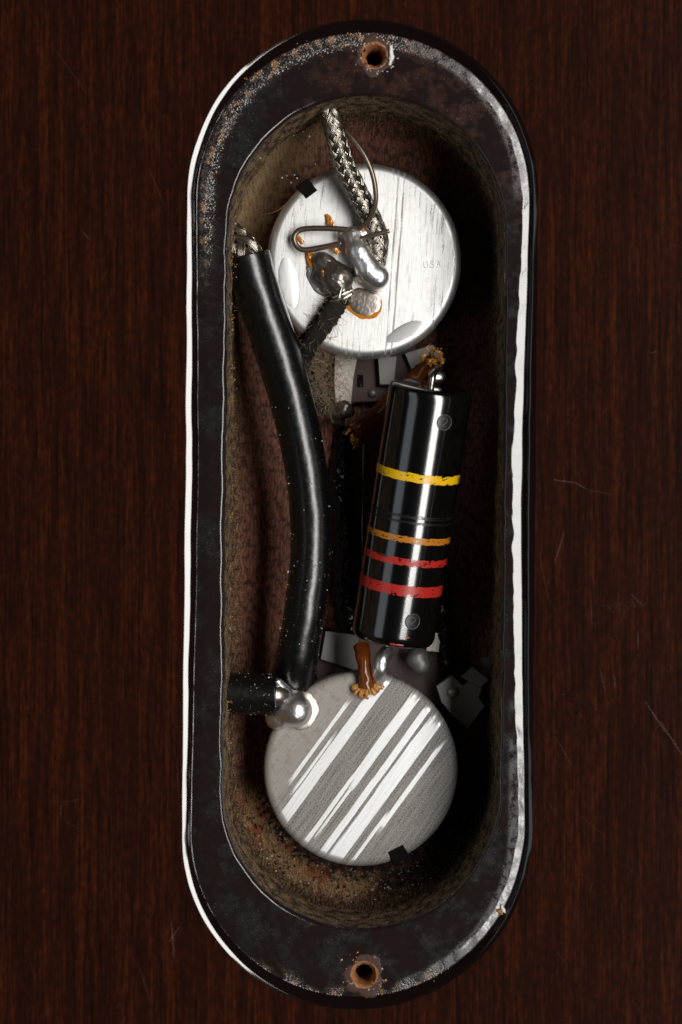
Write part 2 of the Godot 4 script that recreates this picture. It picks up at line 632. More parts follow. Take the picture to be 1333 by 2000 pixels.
func cavity_materials() -> void:
	# floor and cove: plan picture of x 420..1000, y 160..1840
	var w := 580
	var h := 1680
	var fine := noise_bytes(w, h, 0.2, 41, 5.0, 3)
	var mid := noise_bytes(w, h, 0.05, 42, 1.0, 4)
	var coarse := noise_bytes(w, h, 0.012, 43, 1.0, 3)
	var speck := noise_bytes(w, h, 0.25, 44, 1.0, 2)
	var by := PackedByteArray()
	by.resize(w * h * 3)
	for j in h:
		var y := j + 160.0
		for i in w:
			var x := i + 420.0
			var o := j * w + i
			var f := fine[o] / 255.0
			var m := mid[o] / 255.0
			var c := coarse[o] / 255.0
			var s := speck[o] / 255.0
			var inset := -stad(x, y, INNER)
			var col := Color(0.075, 0.026, 0.016).lerp(Color(0.23, 0.095, 0.06), clampf((f - 0.25) * 1.8, 0.0, 1.0)).lerp(Color(0.022, 0.009, 0.008), smoothstep(0.52, 0.75, m) * 0.75)
			col = col.lerp(Color(0.3, 0.17, 0.1), smoothstep(0.66, 0.84, s) * 0.5)
			# bare wood worn through in the lower end of the cove, black overspray round it
			var ring := smoothstep(6.0, 22.0, inset + 16.0 * (m - 0.5)) * (1.0 - smoothstep(40.0, 74.0, inset + 46.0 * (m - 0.5)))
			var bare := smoothstep(1550.0, 1620.0, y + 60.0 * (m - 0.5)) * ring * (1.0 - smoothstep(640.0, 780.0, x + 120.0 * (c - 0.5)))
			var black := smoothstep(1480.0, 1600.0, y) * (1.0 - 0.8 * bare) * smoothstep(0.3, 0.5, s * 0.6 + m * 0.4)
			col = col.lerp(Color(0.007, 0.0055, 0.005), black * 0.9)
			col = col.lerp(Color(0.44, 0.28, 0.13).lerp(Color(0.42, 0.15, 0.055), smoothstep(0.45, 0.6, c)), bare * smoothstep(0.3, 0.6, f * 0.25 + s * 0.75) * 0.9)
			col = col.lerp(Color(0.42, 0.36, 0.26), smoothstep(1560.0, 1620.0, y) * smoothstep(0.74, 0.86, s * 0.7 + m * 0.3) * 0.8)
			# the rout's rough, dusty skin reaches a little way onto the cove
			var skin := 1.0 - smoothstep(6.0, 30.0, inset + 34.0 * (m - 0.5))
			col = col.lerp(Color(0.02, 0.01, 0.007).lerp(Color(0.3, 0.18, 0.088), smoothstep(0.35, 0.8, s * 0.7 + f * 0.3)), skin * 0.85)
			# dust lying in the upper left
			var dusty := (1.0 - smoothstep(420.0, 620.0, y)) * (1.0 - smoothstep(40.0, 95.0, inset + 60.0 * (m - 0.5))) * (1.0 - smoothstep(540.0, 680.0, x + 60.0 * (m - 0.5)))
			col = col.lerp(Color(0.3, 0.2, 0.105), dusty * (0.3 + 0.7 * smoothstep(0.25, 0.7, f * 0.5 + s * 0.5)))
			ramp_to(by, o * 3, col)
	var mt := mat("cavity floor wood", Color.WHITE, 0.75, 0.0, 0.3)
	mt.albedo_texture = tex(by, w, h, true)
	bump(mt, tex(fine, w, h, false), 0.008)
	# routed wall: u along the wall, v down it
	w = 2048
	h = 256
	fine = noise_bytes(w, h, 0.25, 51, 1.0, 3)
	mid = noise_bytes(w, h, 0.03, 52, 1.0, 4)
	speck = noise_bytes(w, h, 0.35, 53, 1.0, 1)
	by = PackedByteArray()
	by.resize(w * h * 3)
	for j in h:
		var v := float(j) / h
		for i in w:
			var o := j * w + i
			var f := fine[o] / 255.0
			var m := mid[o] / 255.0
			var s := speck[o] / 255.0
			var dust := smoothstep(0.3, 0.75, f * 0.6 + m * 0.4)
			var col := Color(0.018, 0.009, 0.006).lerp(Color(0.32, 0.195, 0.095), dust * dust)
			col = col.lerp(Color(0.5, 0.4, 0.26), smoothstep(0.68, 0.84, s) * 0.8)
			col = col.lerp(Color(0.012, 0.008, 0.007), smoothstep(0.55, 0.8, 1.0 - m) * 0.7)
			ramp_to(by, o * 3, col)
	mt = mat("cavity wall wood", Color.WHITE, 0.85, 0.0, 0.25)
	mt.albedo_texture = tex(by, w, h, true)
	bump(mt, tex(fine, w, h, false), 0.01)

func line_on(field: PackedFloat32Array, n: int, a: Vector2, b: Vector2, width: float, value: float) -> void:
	var lo := (a.min(b) - Vector2.ONE * (width + 1)).floor()
	var hi := (a.max(b) + Vector2.ONE * (width + 1)).ceil()
	for y in range(maxi(0, int(lo.y)), mini(n, int(hi.y) + 1)):
		for x in range(maxi(0, int(lo.x)), mini(n, int(hi.x) + 1)):
			var p := Vector2(x, y)
			var q := Geometry2D.get_closest_point_to_segment(p, a, b)
			var k := clampf(width + 0.5 - p.distance_to(q), 0.0, 1.0)
			field[y * n + x] = maxf(field[y * n + x], k * value)

func stamp_letters(field: PackedFloat32Array, n: int, at: Vector2, size: float, turn: float, value: float) -> void:
	# U.S.A. in thin strokes; each stroke a list of points on a 1 x 1.6 letter
	var letters := [
		[[[0, 0], [0, 1.2], [0.15, 1.5], [0.5, 1.6], [0.8, 1.5], [0.9, 1.2], [0.9, 0]]], [[[0.1, 1.6], [0.12, 1.6]]],
		[[[0.85, 0.25], [0.6, 0], [0.25, 0], [0.05, 0.3], [0.2, 0.65], [0.7, 0.9], [0.85, 1.25], [0.6, 1.6], [0.25, 1.6], [0, 1.35]]], [[[0.1, 1.6], [0.12, 1.6]]],
		[[[0, 1.6], [0.45, 0], [0.9, 1.6]], [[0.2, 1.0], [0.7, 1.0]]], [[[0.1, 1.6], [0.12, 1.6]]]]
	var x := 0.0
	for l in letters:
		for s in l:
			for i in s.size() - 1:
				var a := at + (Vector2(s[i][0] + x, s[i][1]) * size).rotated(turn)
				var b := at + (Vector2(s[i + 1][0] + x, s[i + 1][1]) * size).rotated(turn)
				line_on(field, n, a, b, 1.1, value)
		x += 1.25 if l[0].size() > 2 else 0.4

func can_materials() -> void:
	var n := 640
	for which in 2:
		var fine := noise_bytes(n, n, 0.3 if which == 0 else 0.17, 61 + which, 1.0, 3)
		var mid := noise_bytes(n, n, 0.03, 63 + which, 1.0, 4)
		var long := noise_bytes(n, n, 0.2, 65 + which, 40.0, 3)
		var streak := noise_bytes(n, n, 0.06, 67 + which, 12.0, 3)
		var mark := PackedFloat32Array()
		mark.resize(n * n)
		if which == 0:
			stamp_letters(mark, n, Vector2(513, 325), 13.0, -0.06, 0.75)
		else:
			stamp_letters(mark, n, Vector2(190, 212), 13.0, PI - 0.1, 0.6)
		var by := PackedByteArray()
		by.resize(n * n * 3)
		var rb := PackedByteArray()
		rb.resize(n * n)
		var mb := PackedByteArray()
		mb.resize(n * n)
		var hb := PackedByteArray()
		hb.resize(n * n)
		for j in n:
			for i in n:
				var o := j * n + i
				# photograph steps from the can's centre
				var px := (i - n / 2.0) * 380.0 / n
				var py := (j - n / 2.0) * 380.0 / n
				var turn := 0.075 if which == 0 else 0.63
				var qx := px * cos(turn) + py * sin(turn)
				var qy := -px * sin(turn) + py * cos(turn)
				var gi := clampi(int(n / 2.0 + qx * n / 400.0), 0, n - 1)
				var gj := clampi(int(n / 2.0 + qy * n / 400.0), 0, n - 1)
				var g := gj * n + gi
				var l := long[g] / 255.0
				var st := streak[g] / 255.0
				var f := fine[o] / 255.0
				var m := mid[o] / 255.0
				var col: Color
				var ro: float
				var me: float
				var he := 0.5 + (0.07 if which == 0 else 0.2) * (l - 0.5)
				if which == 0:
					col = Color(0.74, 0.74, 0.735).lerp(Color(0.63, 0.63, 0.62), smoothstep(0.55, 0.85, l)).lerp(Color(0.62, 0.61, 0.59), 0.5 * smoothstep(0.5, 0.8, m))
					ro = 0.45 + 0.1 * (l - 0.5)
					me = 0.95
					var rad := sqrt(px * px + py * py)
					var spots := smoothstep(0.64, 0.72, st * 0.55 + f * 0.45) * (0.45 + 0.55 * smoothstep(110.0, 180.0, rad))
					# two worn lines that run down right of the middle
					var band := absf(absf(qx - 60.0) - 6.0)
					spots = maxf(spots, (1.0 - smoothstep(1.2, 2.4, band)) * smoothstep(0.36, 0.55, st * 0.5 + f * 0.5) * 0.8)
					col = col.lerp(Color(0.13, 0.11, 0.09), spots * 0.85)
					me = lerpf(me, 0.1, spots)
					ro = lerpf(ro, 0.8, spots)
					he -= 0.2 * spots
				else:
					var wig := 3.0 * (mid[gj * n + (gi * 3) % n] / 255.0 - 0.5) + 7.0 * (st - 0.5)
					var bright := 0.0
					# polished strips: centre and width across, and their ends along
					for b in [[-98.0, 3.6, -95.0, 95.0], [-66.0, 11.0, -185.0, 210.0], [-82.0, 2.6, -20.0, 110.0], [2.0, 9.5, -180.0, 40.0], [-4.0, 4.0, 10.0, 210.0], [6.0, 3.0, 30.0, 150.0], [35.0, 6.5, -170.0, 210.0], [61.0, 13.5, -165.0, 210.0], [98.0, 4.6, -130.0, 70.0], [92.0, 3.2, 40.0, 170.0]]:
						var w: float = b[1] * (1.0 + 0.12 * (st - 0.5)) - absf(qx + wig * 0.22 - b[0])
						var ends: float = smoothstep(b[2] - 14.0, b[2] + 14.0, qy + wig * 4.0 + 12.0 * (f - 0.5)) * (1.0 - smoothstep(b[3] - 14.0, b[3] + 14.0, qy + wig * 4.0 + 12.0 * (f - 0.5)))
						bright = maxf(bright, clampf(w + 0.5, 0.0, 1.0) * ends)
					bright *= 1.0 - 0.6 * smoothstep(0.76, 0.85, f)
					var left := 1.0 - smoothstep(-115.0, -70.0, qx + 20.0 * (m - 0.5))
					col = Color(0.29, 0.275, 0.256).lerp(Color(0.115, 0.105, 0.095), smoothstep(0.36, 0.7, f * 0.6 + l * 0.4)).lerp(Color(0.33, 0.308, 0.284), left * 0.7)
					col = col.lerp(Color(0.24, 0.18, 0.12), 0.5 * smoothstep(0.6, 0.75, m) * left)
					col = col.lerp(Color(0.1, 0.075, 0.05), smoothstep(0.75, 0.82, f * 0.6 + m * 0.4) * 0.8)
					col = col.lerp(Color(0.7, 0.71, 0.72), bright)
					ro = lerpf(0.72, 0.42, bright)
					me = lerpf(0.2, 0.75, bright)
					he += 0.3 * (f - 0.5) * (1.0 - bright) + 0.1 * bright
				var k := mark[o]
				col = col.lerp(Color(0.22, 0.21, 0.2), k * 0.9)
				he -= 0.25 * k
				ramp_to(by, o * 3, col)
				rb[o] = b2(ro)
				mb[o] = b2(me)
				hb[o] = b2(he)
		var mt := mat("can %d" % which, Color.WHITE, 1.0, 1.0)
		mt.albedo_texture = tex(by, n, n, true)
		mt.roughness_texture = tex(rb, n, n, false)
		mt.metallic_texture = tex(mb, n, n, false)
		bump(mt, tex(hb, n, n, false), 0.004)

# ------------------------------------------------------------------ the body and its cavity
func loop_of(s: Array, n_arc: int, n_line: int) -> PackedVector2Array:
	var out := PackedVector2Array()
	var h: float = s[3] - s[2]
	for i in n_arc:
		var a := PI + PI * i / n_arc
		out.append(Vector2(s[0] + cos(a) * s[2], s[1] - h + sin(a) * s[2]))
	for i in n_line:
		out.append(Vector2(s[0] + s[2], s[1] - h + 2.0 * h * i / n_line))
	for i in n_arc:
		var a := PI * i / n_arc
		out.append(Vector2(s[0] + cos(a) * s[2], s[1] + h + sin(a) * s[2]))
	for i in n_line:
		out.append(Vector2(s[0] - s[2], s[1] + h - 2.0 * h * i / n_line))
	return out

func wave(x: float, y: float, size: float, seed_ := 0.0) -> float:
	return wob.get_noise_3d(x / size, y / size, seed_ * 7.3)

func guitar_body() -> void:
	var body := thing("guitar_body", "dark brown lacquered guitar body with an oblong routed control cavity", "guitar body")
	var na := 150
	var nl := 200
	var inner := loop_of(INNER, na, nl)
	var outer := loop_of(OUTER, na, nl)
	var n := inner.size()
	var wear := PackedFloat32Array()
	wear.resize(n)
	for j in n:
		outer[j] += (outer[j] - Vector2(OUTER[0], outer[j].y)).normalized() * wave(outer[j].x, outer[j].y, 160.0, 1) * 1.2
		inner[j] += (inner[j] - Vector2(INNER[0], inner[j].y)).normalized() * (wave(inner[j].x, inner[j].y, 90.0, 2) * 2.0 + wave(inner[j].x, inner[j].y, 14.0, 3) * 0.6)
	# back: from the recess outwards, then over the edge of the slab
	var v := PackedVector3Array()
	var uv := PackedVector2Array()
	var edge := PackedVector3Array()
	for ring in 3:
		for j in n:
			var q := outer[j]
			if ring > 0:
				var dir := q - Vector2(OUTER[0], OUTER[1])
				var k := minf(2600.0 / maxf(absf(dir.x), 1.0), 2900.0 / maxf(absf(dir.y), 1.0))
				q = Vector2(OUTER[0], OUTER[1]) + dir * (k if ring > 1 else 1.02)
			v.append(flat(q.x, q.y, 0.0))
			if ring == 2:
				edge.append(flat(q.x, q.y, 0.0))
			uv.append(Vector2(v[-1].x, v[-1].z) / 0.12 + Vector2(0.5, 0.5))
	put("back", made(v, uv, grid_index(3, n, true), Vector3.UP), M["lacquered mahogany"], body)
	uv = PackedVector2Array()
	for d in [0.0, 0.044]:
		for j in n:
			uv.append(Vector2(edge[j].x + edge[j].z, d) / 0.12)
	for j in n:
		edge.append(edge[j] - Vector3(0, 0.044, 0))
	put("side", made(edge, uv, grid_index(2, n, true)), M["lacquered mahogany"], body)
	# edge of the recess: shallow worn bevel, then the step
	var rows := [[0.0, 0.0], [0.8, 0.006], [1.6, 0.014], [5.0, 0.06], [9.0, 0.116], [13.0, 0.174], [16.0, 0.222], [20.5, 0.32], [21.2, 0.42], [22.2, 0.58], [23.2, 0.76], [24.0, 0.88]]
	v = PackedVector3Array()
	uv = PackedVector2Array()
	for r in rows:
		for j in n:
			var across := absf((outer[j] - Vector2(OUTER[0], clampf(outer[j].y, OUTER[1] - 625.0, OUTER[1] + 625.0))).normalized().x)
			var narrow := 0.15 + 0.7 * pow(across, 1.8)
			var e: float = r[0] * narrow if r[0] < 20.0 else lerpf(16.5 * narrow, 24.0, (r[0] - 20.0) / 4.0)
			var q := outer[j].lerp(inner[j], e * (1.0 + 0.05 * wave(outer[j].x, outer[j].y, 90.0, 4)) / outer[j].distance_to(inner[j]))
			var d: float = (r[1] * narrow if r[0] < 20.0 else lerpf(0.24 * narrow, 0.88, (r[0] - 20.0) / 4.0)) + (0.005 * wave(q.x, q.y, 50.0, 5) * clampf(r[0] / 6.0, 0.0, 1.0))
			v.append(flat(q.x, q.y, d))
			uv.append(ledge_uv(v[-1]))
	put("recess_edge", made(v, uv, grid_index(rows.size(), n, true), Vector3.UP), M["edge lacquer"], body)
	# ledge: e counted from the outer edge inwards, then the rounded inner edge
	v = PackedVector3Array()
	uv = PackedVector2Array()
	var nr := 46
	var skip := {}
	for i in nr:
		for j in n:
			var w := outer[j].distance_to(inner[j])
			var e: float
			var t := float(i) / (nr - 1)
			var d := LEDGE
			var wv := wave(outer[j].x, outer[j].y, 34.0, 6)
			var ridge := 46.0 + 3.5 * wave(outer[j].x, outer[j].y, 60.0, 7) + 0.9 * wave(outer[j].x, outer[j].y, 14.0, 8)
			if t < 0.5:
				e = lerpf(24.0, 54.0, t / 0.5)
			elif t < 0.85:
				e = lerpf(54.0, w - 9.0, (t - 0.5) / 0.35)
			else:
				e = lerpf(w - 9.0, w, (t - 0.85) / 0.15)
			var slope := maxf(0.0, ridge - e)
			d += 0.0098 * maxf(0.0, slope - 1.2 * (1.0 - exp(-slope / 1.2))) + 0.002 * wv
			d -= 0.02 * maxf(0.0, 26.0 - e)
			var s := w - e
			if s < 9.0:
				d += 0.45 * pow(1.0 - s / 9.0, 2.4)
			var q := outer[j].lerp(inner[j], e / w)
			d += 0.003 * wave(q.x, q.y, 24.0, 9) + 0.01 * wave(q.x, q.y, 90.0, 10)
			v.append(flat(q.x, q.y, d))
			uv.append(ledge_uv(v[-1]))
	for i in nr - 1:
		for j in n:
			var p := v[i * n + j]
			for c in [[732.0, 107.0], [712.0, 1905.0]]:
				if Vector2(p.x, p.z).distance_to(Vector2((c[0] - 666.5), c[1] - 1000.0) * U) < 27.0 * U:
					skip[i * n + j] = true
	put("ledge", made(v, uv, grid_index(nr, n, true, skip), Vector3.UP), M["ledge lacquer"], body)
	# walls, with the cove at their foot
	v = PackedVector3Array()
	uv = PackedVector2Array()
	var seam := []
	rows = []
	for i in 26:
		rows.append([0.4 + 0.12 * i, LEDGE + 0.45 + 0.68 * i])
	var along := 0.0
	for i in rows.size():
		along = 0.0
		for j in n + 1:
			var q := inner[j % n]
			var c := Vector2(INNER[0], clampf(q.y, INNER[1] - (INNER[3] - INNER[2]), INNER[1] + (INNER[3] - INNER[2])))
			var dir := (c - q).normalized()
			if j > 0:
				along += inner[j % n].distance_to(inner[(j - 1) % n])
			var d: float = rows[i][1]
			var p: Vector2 = q + dir * (rows[i][0] + (2.6 * wave(along, d * 17.0, 70.0, 11) + 1.1 * wave(along, d * 17.0, 14.0, 12)) * clampf(i / 3.0, 0.0, 1.0))
			v.append(flat(p.x, p.y, d))
			uv.append(Vector2(along / 1900.0, d / 26.0))
	for i in rows.size():
		seam.append([i * (n + 1), i * (n + 1) + n])
	put("cavity_wall", made(v, uv, grid_index(rows.size(), n + 1, false), Vector3.UP, seam), M["cavity wall wood"], body)
	# floor
	v = PackedVector3Array()
	uv = PackedVector2Array()
	var profile := [[2.0, 16.5], [3.5, 18.2], [6.0, 19.8], [10.0, 21.3], [16.0, 22.7], [25.0, 24.0], [37.0, 25.1], [52.0, 25.7], [68.0, 26.0], [84.0, 26.0], [110.0, 26.0], [140.0, 26.0], [170.0, 26.0], [200.0, 26.0], [230.0, 26.0], [255.0, 26.0], [271.0, 26.0]]
	for r in profile:
		for j in n:
			var q := inner[j]
			var c := Vector2(INNER[0], clampf(q.y, INNER[1] - (INNER[3] - INNER[2]), INNER[1] + (INNER[3] - INNER[2])))
			var p: Vector2 = q + (c - q).normalized() * minf(r[0], q.distance_to(c) - 0.2)
			v.append(flat(p.x, p.y, r[1] + 0.12 * wave(p.x, p.y, 60.0, 13) + 0.04 * wave(p.x, p.y, 12.0, 14)))
			uv.append(Vector2((v[-1].x / U + 666.5 - 420.0) / 580.0, (v[-1].z / U + 1000.0 - 160.0) / 1680.0))
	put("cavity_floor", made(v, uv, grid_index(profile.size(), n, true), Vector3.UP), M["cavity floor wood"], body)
	# screw holes through the lacquer into bare wood
	for c in [[732.0, 107.0, 3.0], [712.0, 1905.0, 8.0]]:
		v = PackedVector3Array()
		var sides := 48
		var rr := [[29.0, 0.08], [27.5, -0.03], [25.5, -0.02], [23.0, 0.14], [20.5, 0.5], [18.5, 1.1], [17.0, 1.9], [16.5, 4.0], [16.0, 9.0], [0.5, 10.0]]
		for k in rr.size():
			for j in sides:
				var a := TAU * j / sides
				var jag := (1.0 + 0.12 * wave(cos(a) * 60.0, sin(a) * 60.0, 34.0, c[2])) if k == 0 else (1.0 + 0.09 * wave(cos(a) * 60.0, sin(a) * 60.0, 40.0, c[2] + k))
				var p := Vector3((c[0] - 666.5 + cos(a) * rr[k][0] * jag) * U, -(LEDGE + rr[k][1] + (0.07 if k == 0 else 0.03 * wave(cos(a) * 60.0, sin(a) * 60.0, 20.0, c[2] + k))) * 0.001, (c[1] - 1000.0 + sin(a) * rr[k][0] * jag) * U)
				v.append(p)
		put("screw_hole", made(v, PackedVector2Array(), grid_index(rr.size(), sides, true), Vector3.UP), M["hole wood"], body)
		v = PackedVector3Array()
		for k in 5:
			for j in 72:
				var a := TAU * j / 72
				var out := 1.0 + 0.22 * wave(cos(a) * 60.0, sin(a) * 60.0, 60.0, c[2] + 30.0) + 0.1 * wave(cos(a) * 60.0, sin(a) * 60.0, 20.0, c[2] + 31.0)
				var r := lerpf(27.0, 40.0 * out, k / 4.0)
				var lift := 0.035 + 0.03 * wave(cos(a) * r, sin(a) * r, 7.0, c[2])
				v.append(Vector3((c[0] - 666.5 + cos(a) * r) * U, -(LEDGE - (lift if k < 4 else -0.08)) * 0.001, (c[1] - 1000.0 + sin(a) * r) * U))
		put("bare_wood", made(v, PackedVector2Array(), grid_index(5, 72, true), Vector3.UP), M["scuffed wood"], body)
	put("lacquer_flake", blob([[764, 92, 0.4, 3.5, 765, 112, 0.4, 4.5], [765, 112, 0.4, 4.5, 762, 126, 0.45, 2.5]], 0.2, 0.1, 0.06), M["white chip"], body)
	# nick in the lower right of the ledge
	put("nick", blob([[972, 1778, 0.55, 3.0, 978, 1782, 0.55, 5.0]], 0.2, 0.12, 0.1), M["hole wood"], body)
	put("nick", blob([[981, 1770, 0.45, 3.0, 985, 1780, 0.45, 3.0]], 0.2, 0.1, 0.08), M["white chip"], body)

func ledge_uv(p: Vector3) -> Vector2:
	return Vector2((p.x / U + 666.5 - 330.0) / 760.0, (p.z / U + 1000.0 - 20.0) / 1970.0)

func lacquer_runs() -> void:
	var a := put("lacquer_run", blob([[672, 850, 25.6, 20, 664, 950, 25.4, 24], [664, 950, 25.4, 24, 678, 1060, 25.5, 27], [678, 1060, 25.5, 27, 672, 1150, 25.5, 24], [672, 1150, 25.5, 24, 690, 1235, 25.6, 28]], 0.8, 0.33, 0.34), M["black lacquer"])
	tag(a, "lumpy glossy black lacquer run on cavity floor left of the capacitor", "lacquer", "black lacquer runs on the cavity floor")
	var b := put("lacquer_run_001", blob([[872, 1130, 24.0, 10, 866, 1190, 22.0, 14], [866, 1190, 22.0, 14, 876, 1300, 24.0, 18]], 0.8, 0.3, 0.3), M["black lacquer"])
	var t := put("lacquer_run_002", blob([[690, 1752, 24.6, 9, 770, 1752, 24.6, 13], [770, 1752, 24.6, 13, 850, 1722, 24.8, 15], [850, 1722, 24.8, 15, 915, 1660, 24.8, 13], [800, 1720, 25.8, 16, 870, 1690, 25.8, 16], [915, 1660, 24.8, 13, 940, 1590, 24.8, 9]], 0.7, 0.26, 0.42), M["black lacquer"])
	tag(t, "black tarry crust in the cavity's lower right end below the striped potentiometer", "lacquer", "black lacquer runs on the cavity floor")
	tag(b, "small black lacquer drip right of the capacitor's lower end", "lacquer", "black lacquer runs on the cavity floor")

# ------------------------------------------------------------------ potentiometers
func can_mesh(x: float, y: float) -> ArrayMesh:
	var c := pt(x, y, CAN)
	var r := 190.0 * U * (1.0 + CAN * 0.001 / EYE)
	var prof := [[0.0, 0.0]]
	for k in 12:
		prof.append([(r - 0.0010) * (k + 1) / 12.0, 0.0])
	for k in 8:
		var a := PI / 2 * (k + 1) / 8.0
		prof.append([r - 0.0010 + 0.0010 * sin(a), -0.0010 + 0.0010 * cos(a)])
	prof.append([r, -0.006])
	prof.append([r - 0.0001, -0.0095])
	prof.append([r - 0.002, -0.0098])
	prof.append([0.0, -0.0098])
	return lathe(prof, 128, c, r)

func bead(x: float, y: float, d: float, rx: float, ry: float, h: float, turn: float) -> ArrayMesh:
	# a low smooth dome lying on a surface at depth D
	var v := PackedVector3Array()
	var c := pt(x, y, d)
	for i in 12:
		var a := PI / 2 * i / 11.0
		for j in 32:
			var b := TAU * j / 32
			var q := Vector2(cos(b) * rx * U, sin(b) * ry * U) * cos(a) * (1.0 + 0.07 * wave(cos(b) * 50.0 + x, sin(b) * 50.0, 30.0, y))
			q = q.rotated(turn)
			v.append(c + Vector3(q.x, -0.00002 + sin(a) * (h * 0.001 + 0.00002), q.y))
	return made(v, PackedVector2Array(), grid_index(12, 32, true), Vector3.UP)

func potentiometers() -> void:
	var p := thing("potentiometer", "bright metal potentiometer can under the braided cable, stamped U.S.A.", "potentiometer", Vector3.ZERO, "control potentiometers")
	put("can", can_mesh(712, 508), M["can 0"], p)
	put("rim_notch_shade", plate([[578, 364], [602, 348], [622, 372], [598, 390]], 14.97, 0.0016), M["notch shade"], p)  # near-black plate imitating a shaded notch in the rim
	put("dimple", bead(564, 552, CAN, 20, 52, 0.08, -0.16), M["can metal"], p)
	put("solder_smear", bead(790, 648, CAN, 42, 15, 0.05, -0.5), M["scraped metal"], p)
	put("solder_joint", blob([[690, 460, 12.9, 19, 700, 492, 12.6, 24], [700, 492, 12.6, 24, 717, 520, 12.6, 26], [722, 530, 12.8, 27, 738, 541, 13.0, 26], [668, 456, 13.3, 9, 712, 456, 12.9, 13], [716, 530, 14.4, 30, 735, 545, 14.4, 28]], 0.45, 0.17, 0.0), M["solder"], p)
	put("solder_joint", blob([[629, 510, 14.0, 19], [640, 520, 14.0, 22, 660, 545, 13.7, 30], [660, 545, 13.7, 30, 668, 578, 13.7, 20], [628, 540, 15.0, 22, 650, 560, 15.0, 24]], 0.5, 0.2, 0.08), M["dark solder"], p)
	put("solder_pool", bead(712, 590, CAN, 35, 29, 0.14, 0.3), M["dark solder"], p)
	put("solder_pool", bead(622, 545, CAN, 20, 38, 0.3, -0.5), M["solder"], p)
	put("flux_residue", bead(711, 593, CAN, 40, 32, 0.05, 0.3), M["flux"], p)
	for f in [[640, 422, 14.9, 5, 645, 434, 14.7, 8], [604, 494, 14.9, 8, 610, 514, 14.7, 9], [704, 446, 12.4, 5, 708, 448, 12.3, 5], [632, 530, 13.0, 4, 634, 538, 13.0, 5], [582, 462, 14.9, 4, 590, 472, 14.9, 5], [655, 487, 13.5, 6, 660, 492, 13.5, 6]]:
		put("flux_residue", blob([f], 0.2, 0.1, 0.1), M["flux"], p)
	put("wafer", plate([[600, 640], [815, 640], [808, 782], [700, 786], [655, 788], [640, 700]], 24.0, 0.0012), M["phenolic"], p)
	put("terminal", plate([[655, 690], [700, 690], [692, 740], [686, 792], [656, 792], [652, 745]], 22.8, 0.0006), M["lug metal"], p)
	put("terminal", plate([[738, 695], [776, 695], [770, 752], [742, 752]], 22.6, 0.0006), M["dull lug"], p)
	put("terminal", plate([[790, 690], [845, 672], [868, 690], [862, 735], [812, 742]], 22.9, 0.0006), M["dull lug"], p)
	put("rivet", bead(728, 768, 23.9, 9, 9, 0.4, 0.0), M["dull lug"], p)
	put("wafer_notch_shade", plate([[698, 732], [710, 732], [710, 756], [698, 756]], 23.85, 0.0003), M["black lacquer"], p)  # black plate laid on the wafer for the shade of its notch
	put("solder_joint", blob([[648, 806, 22.0, 15, 672, 800, 21.8, 18], [672, 800, 21.8, 18, 684, 806, 22.0, 10], [660, 815, 23.0, 16, 664, 820, 24, 12]], 0.4, 0.2, 0.1), M["dark solder"], p)
	put("solder_joint", blob([[846, 732, 20.0, 13, 860, 735, 20.0, 12], [852, 726, 22.0, 14, 850, 740, 16.5, 8]], 0.4, 0.2, 0.08), M["solder"], p)
	var q := thing("potentiometer_001", "dull grey potentiometer can with bright polished diagonal stripes", "potentiometer", Vector3.ZERO, "control potentiometers")
	put("can", can_mesh(705, 1503), M["can 1"], q)
	put("rim_notch_shade", plate([[756, 1664], [788, 1648], [800, 1672], [770, 1690]], 14.97, 0.0016), M["notch shade"], q)  # painted notch shade on the lower can's rim
	put("solder_joint", blob([[573, 1384, 14.6, 38, 578, 1388, 14.3, 34], [556, 1350, 14.0, 14, 543, 1332, 13.2, 9], [560, 1385, 15.0, 34, 545, 1400, 15.2, 28]], 0.5, 0.2, 0.0), M["solder"], q)
	put("solder_pool", bead(590, 1388, CAN, 35, 40, 0.35, 0.0), M["lug metal"], q)
	put("wafer", plate([[615, 1250], [700, 1228], [868, 1232], [905, 1300], [870, 1380], [620, 1360]], 24.2, 0.0012), M["phenolic"], q)
	put("terminal", plate([[636, 1232], [702, 1240], [700, 1312], [626, 1288]], 22.8, 0.0006), M["dull lug"], q)
	put("terminal", plate([[842, 1228], [862, 1240], [858, 1275], [832, 1272]], 22.6, 0.0006), M["lug metal"], q)
	put("terminal", plate([[852, 1340], [882, 1318], [905, 1338], [928, 1322], [944, 1342], [936, 1362], [948, 1380], [914, 1424], [886, 1400], [862, 1372]], 19.6, 0.0008), M["dull lug"], q)
	put("terminal", plate([[900, 1322], [924, 1302], [956, 1328], [938, 1344]], 19.0, 0.0008), M["dull lug"], q)
	put("terminal", plate([[938, 1284], [958, 1282], [964, 1326], [950, 1318]], 21.0, 0.0006), M["dull lug"], q)
	put("rivet", bead(884, 1352, 19.5, 11, 11, 0.5, 0.0), M["lug metal"], q)
	put("solder_joint", blob([[816, 1288, 21.4, 25, 822, 1298, 21.2, 21]], 0.4, 0.22, 0.06), M["dull lug"], q)

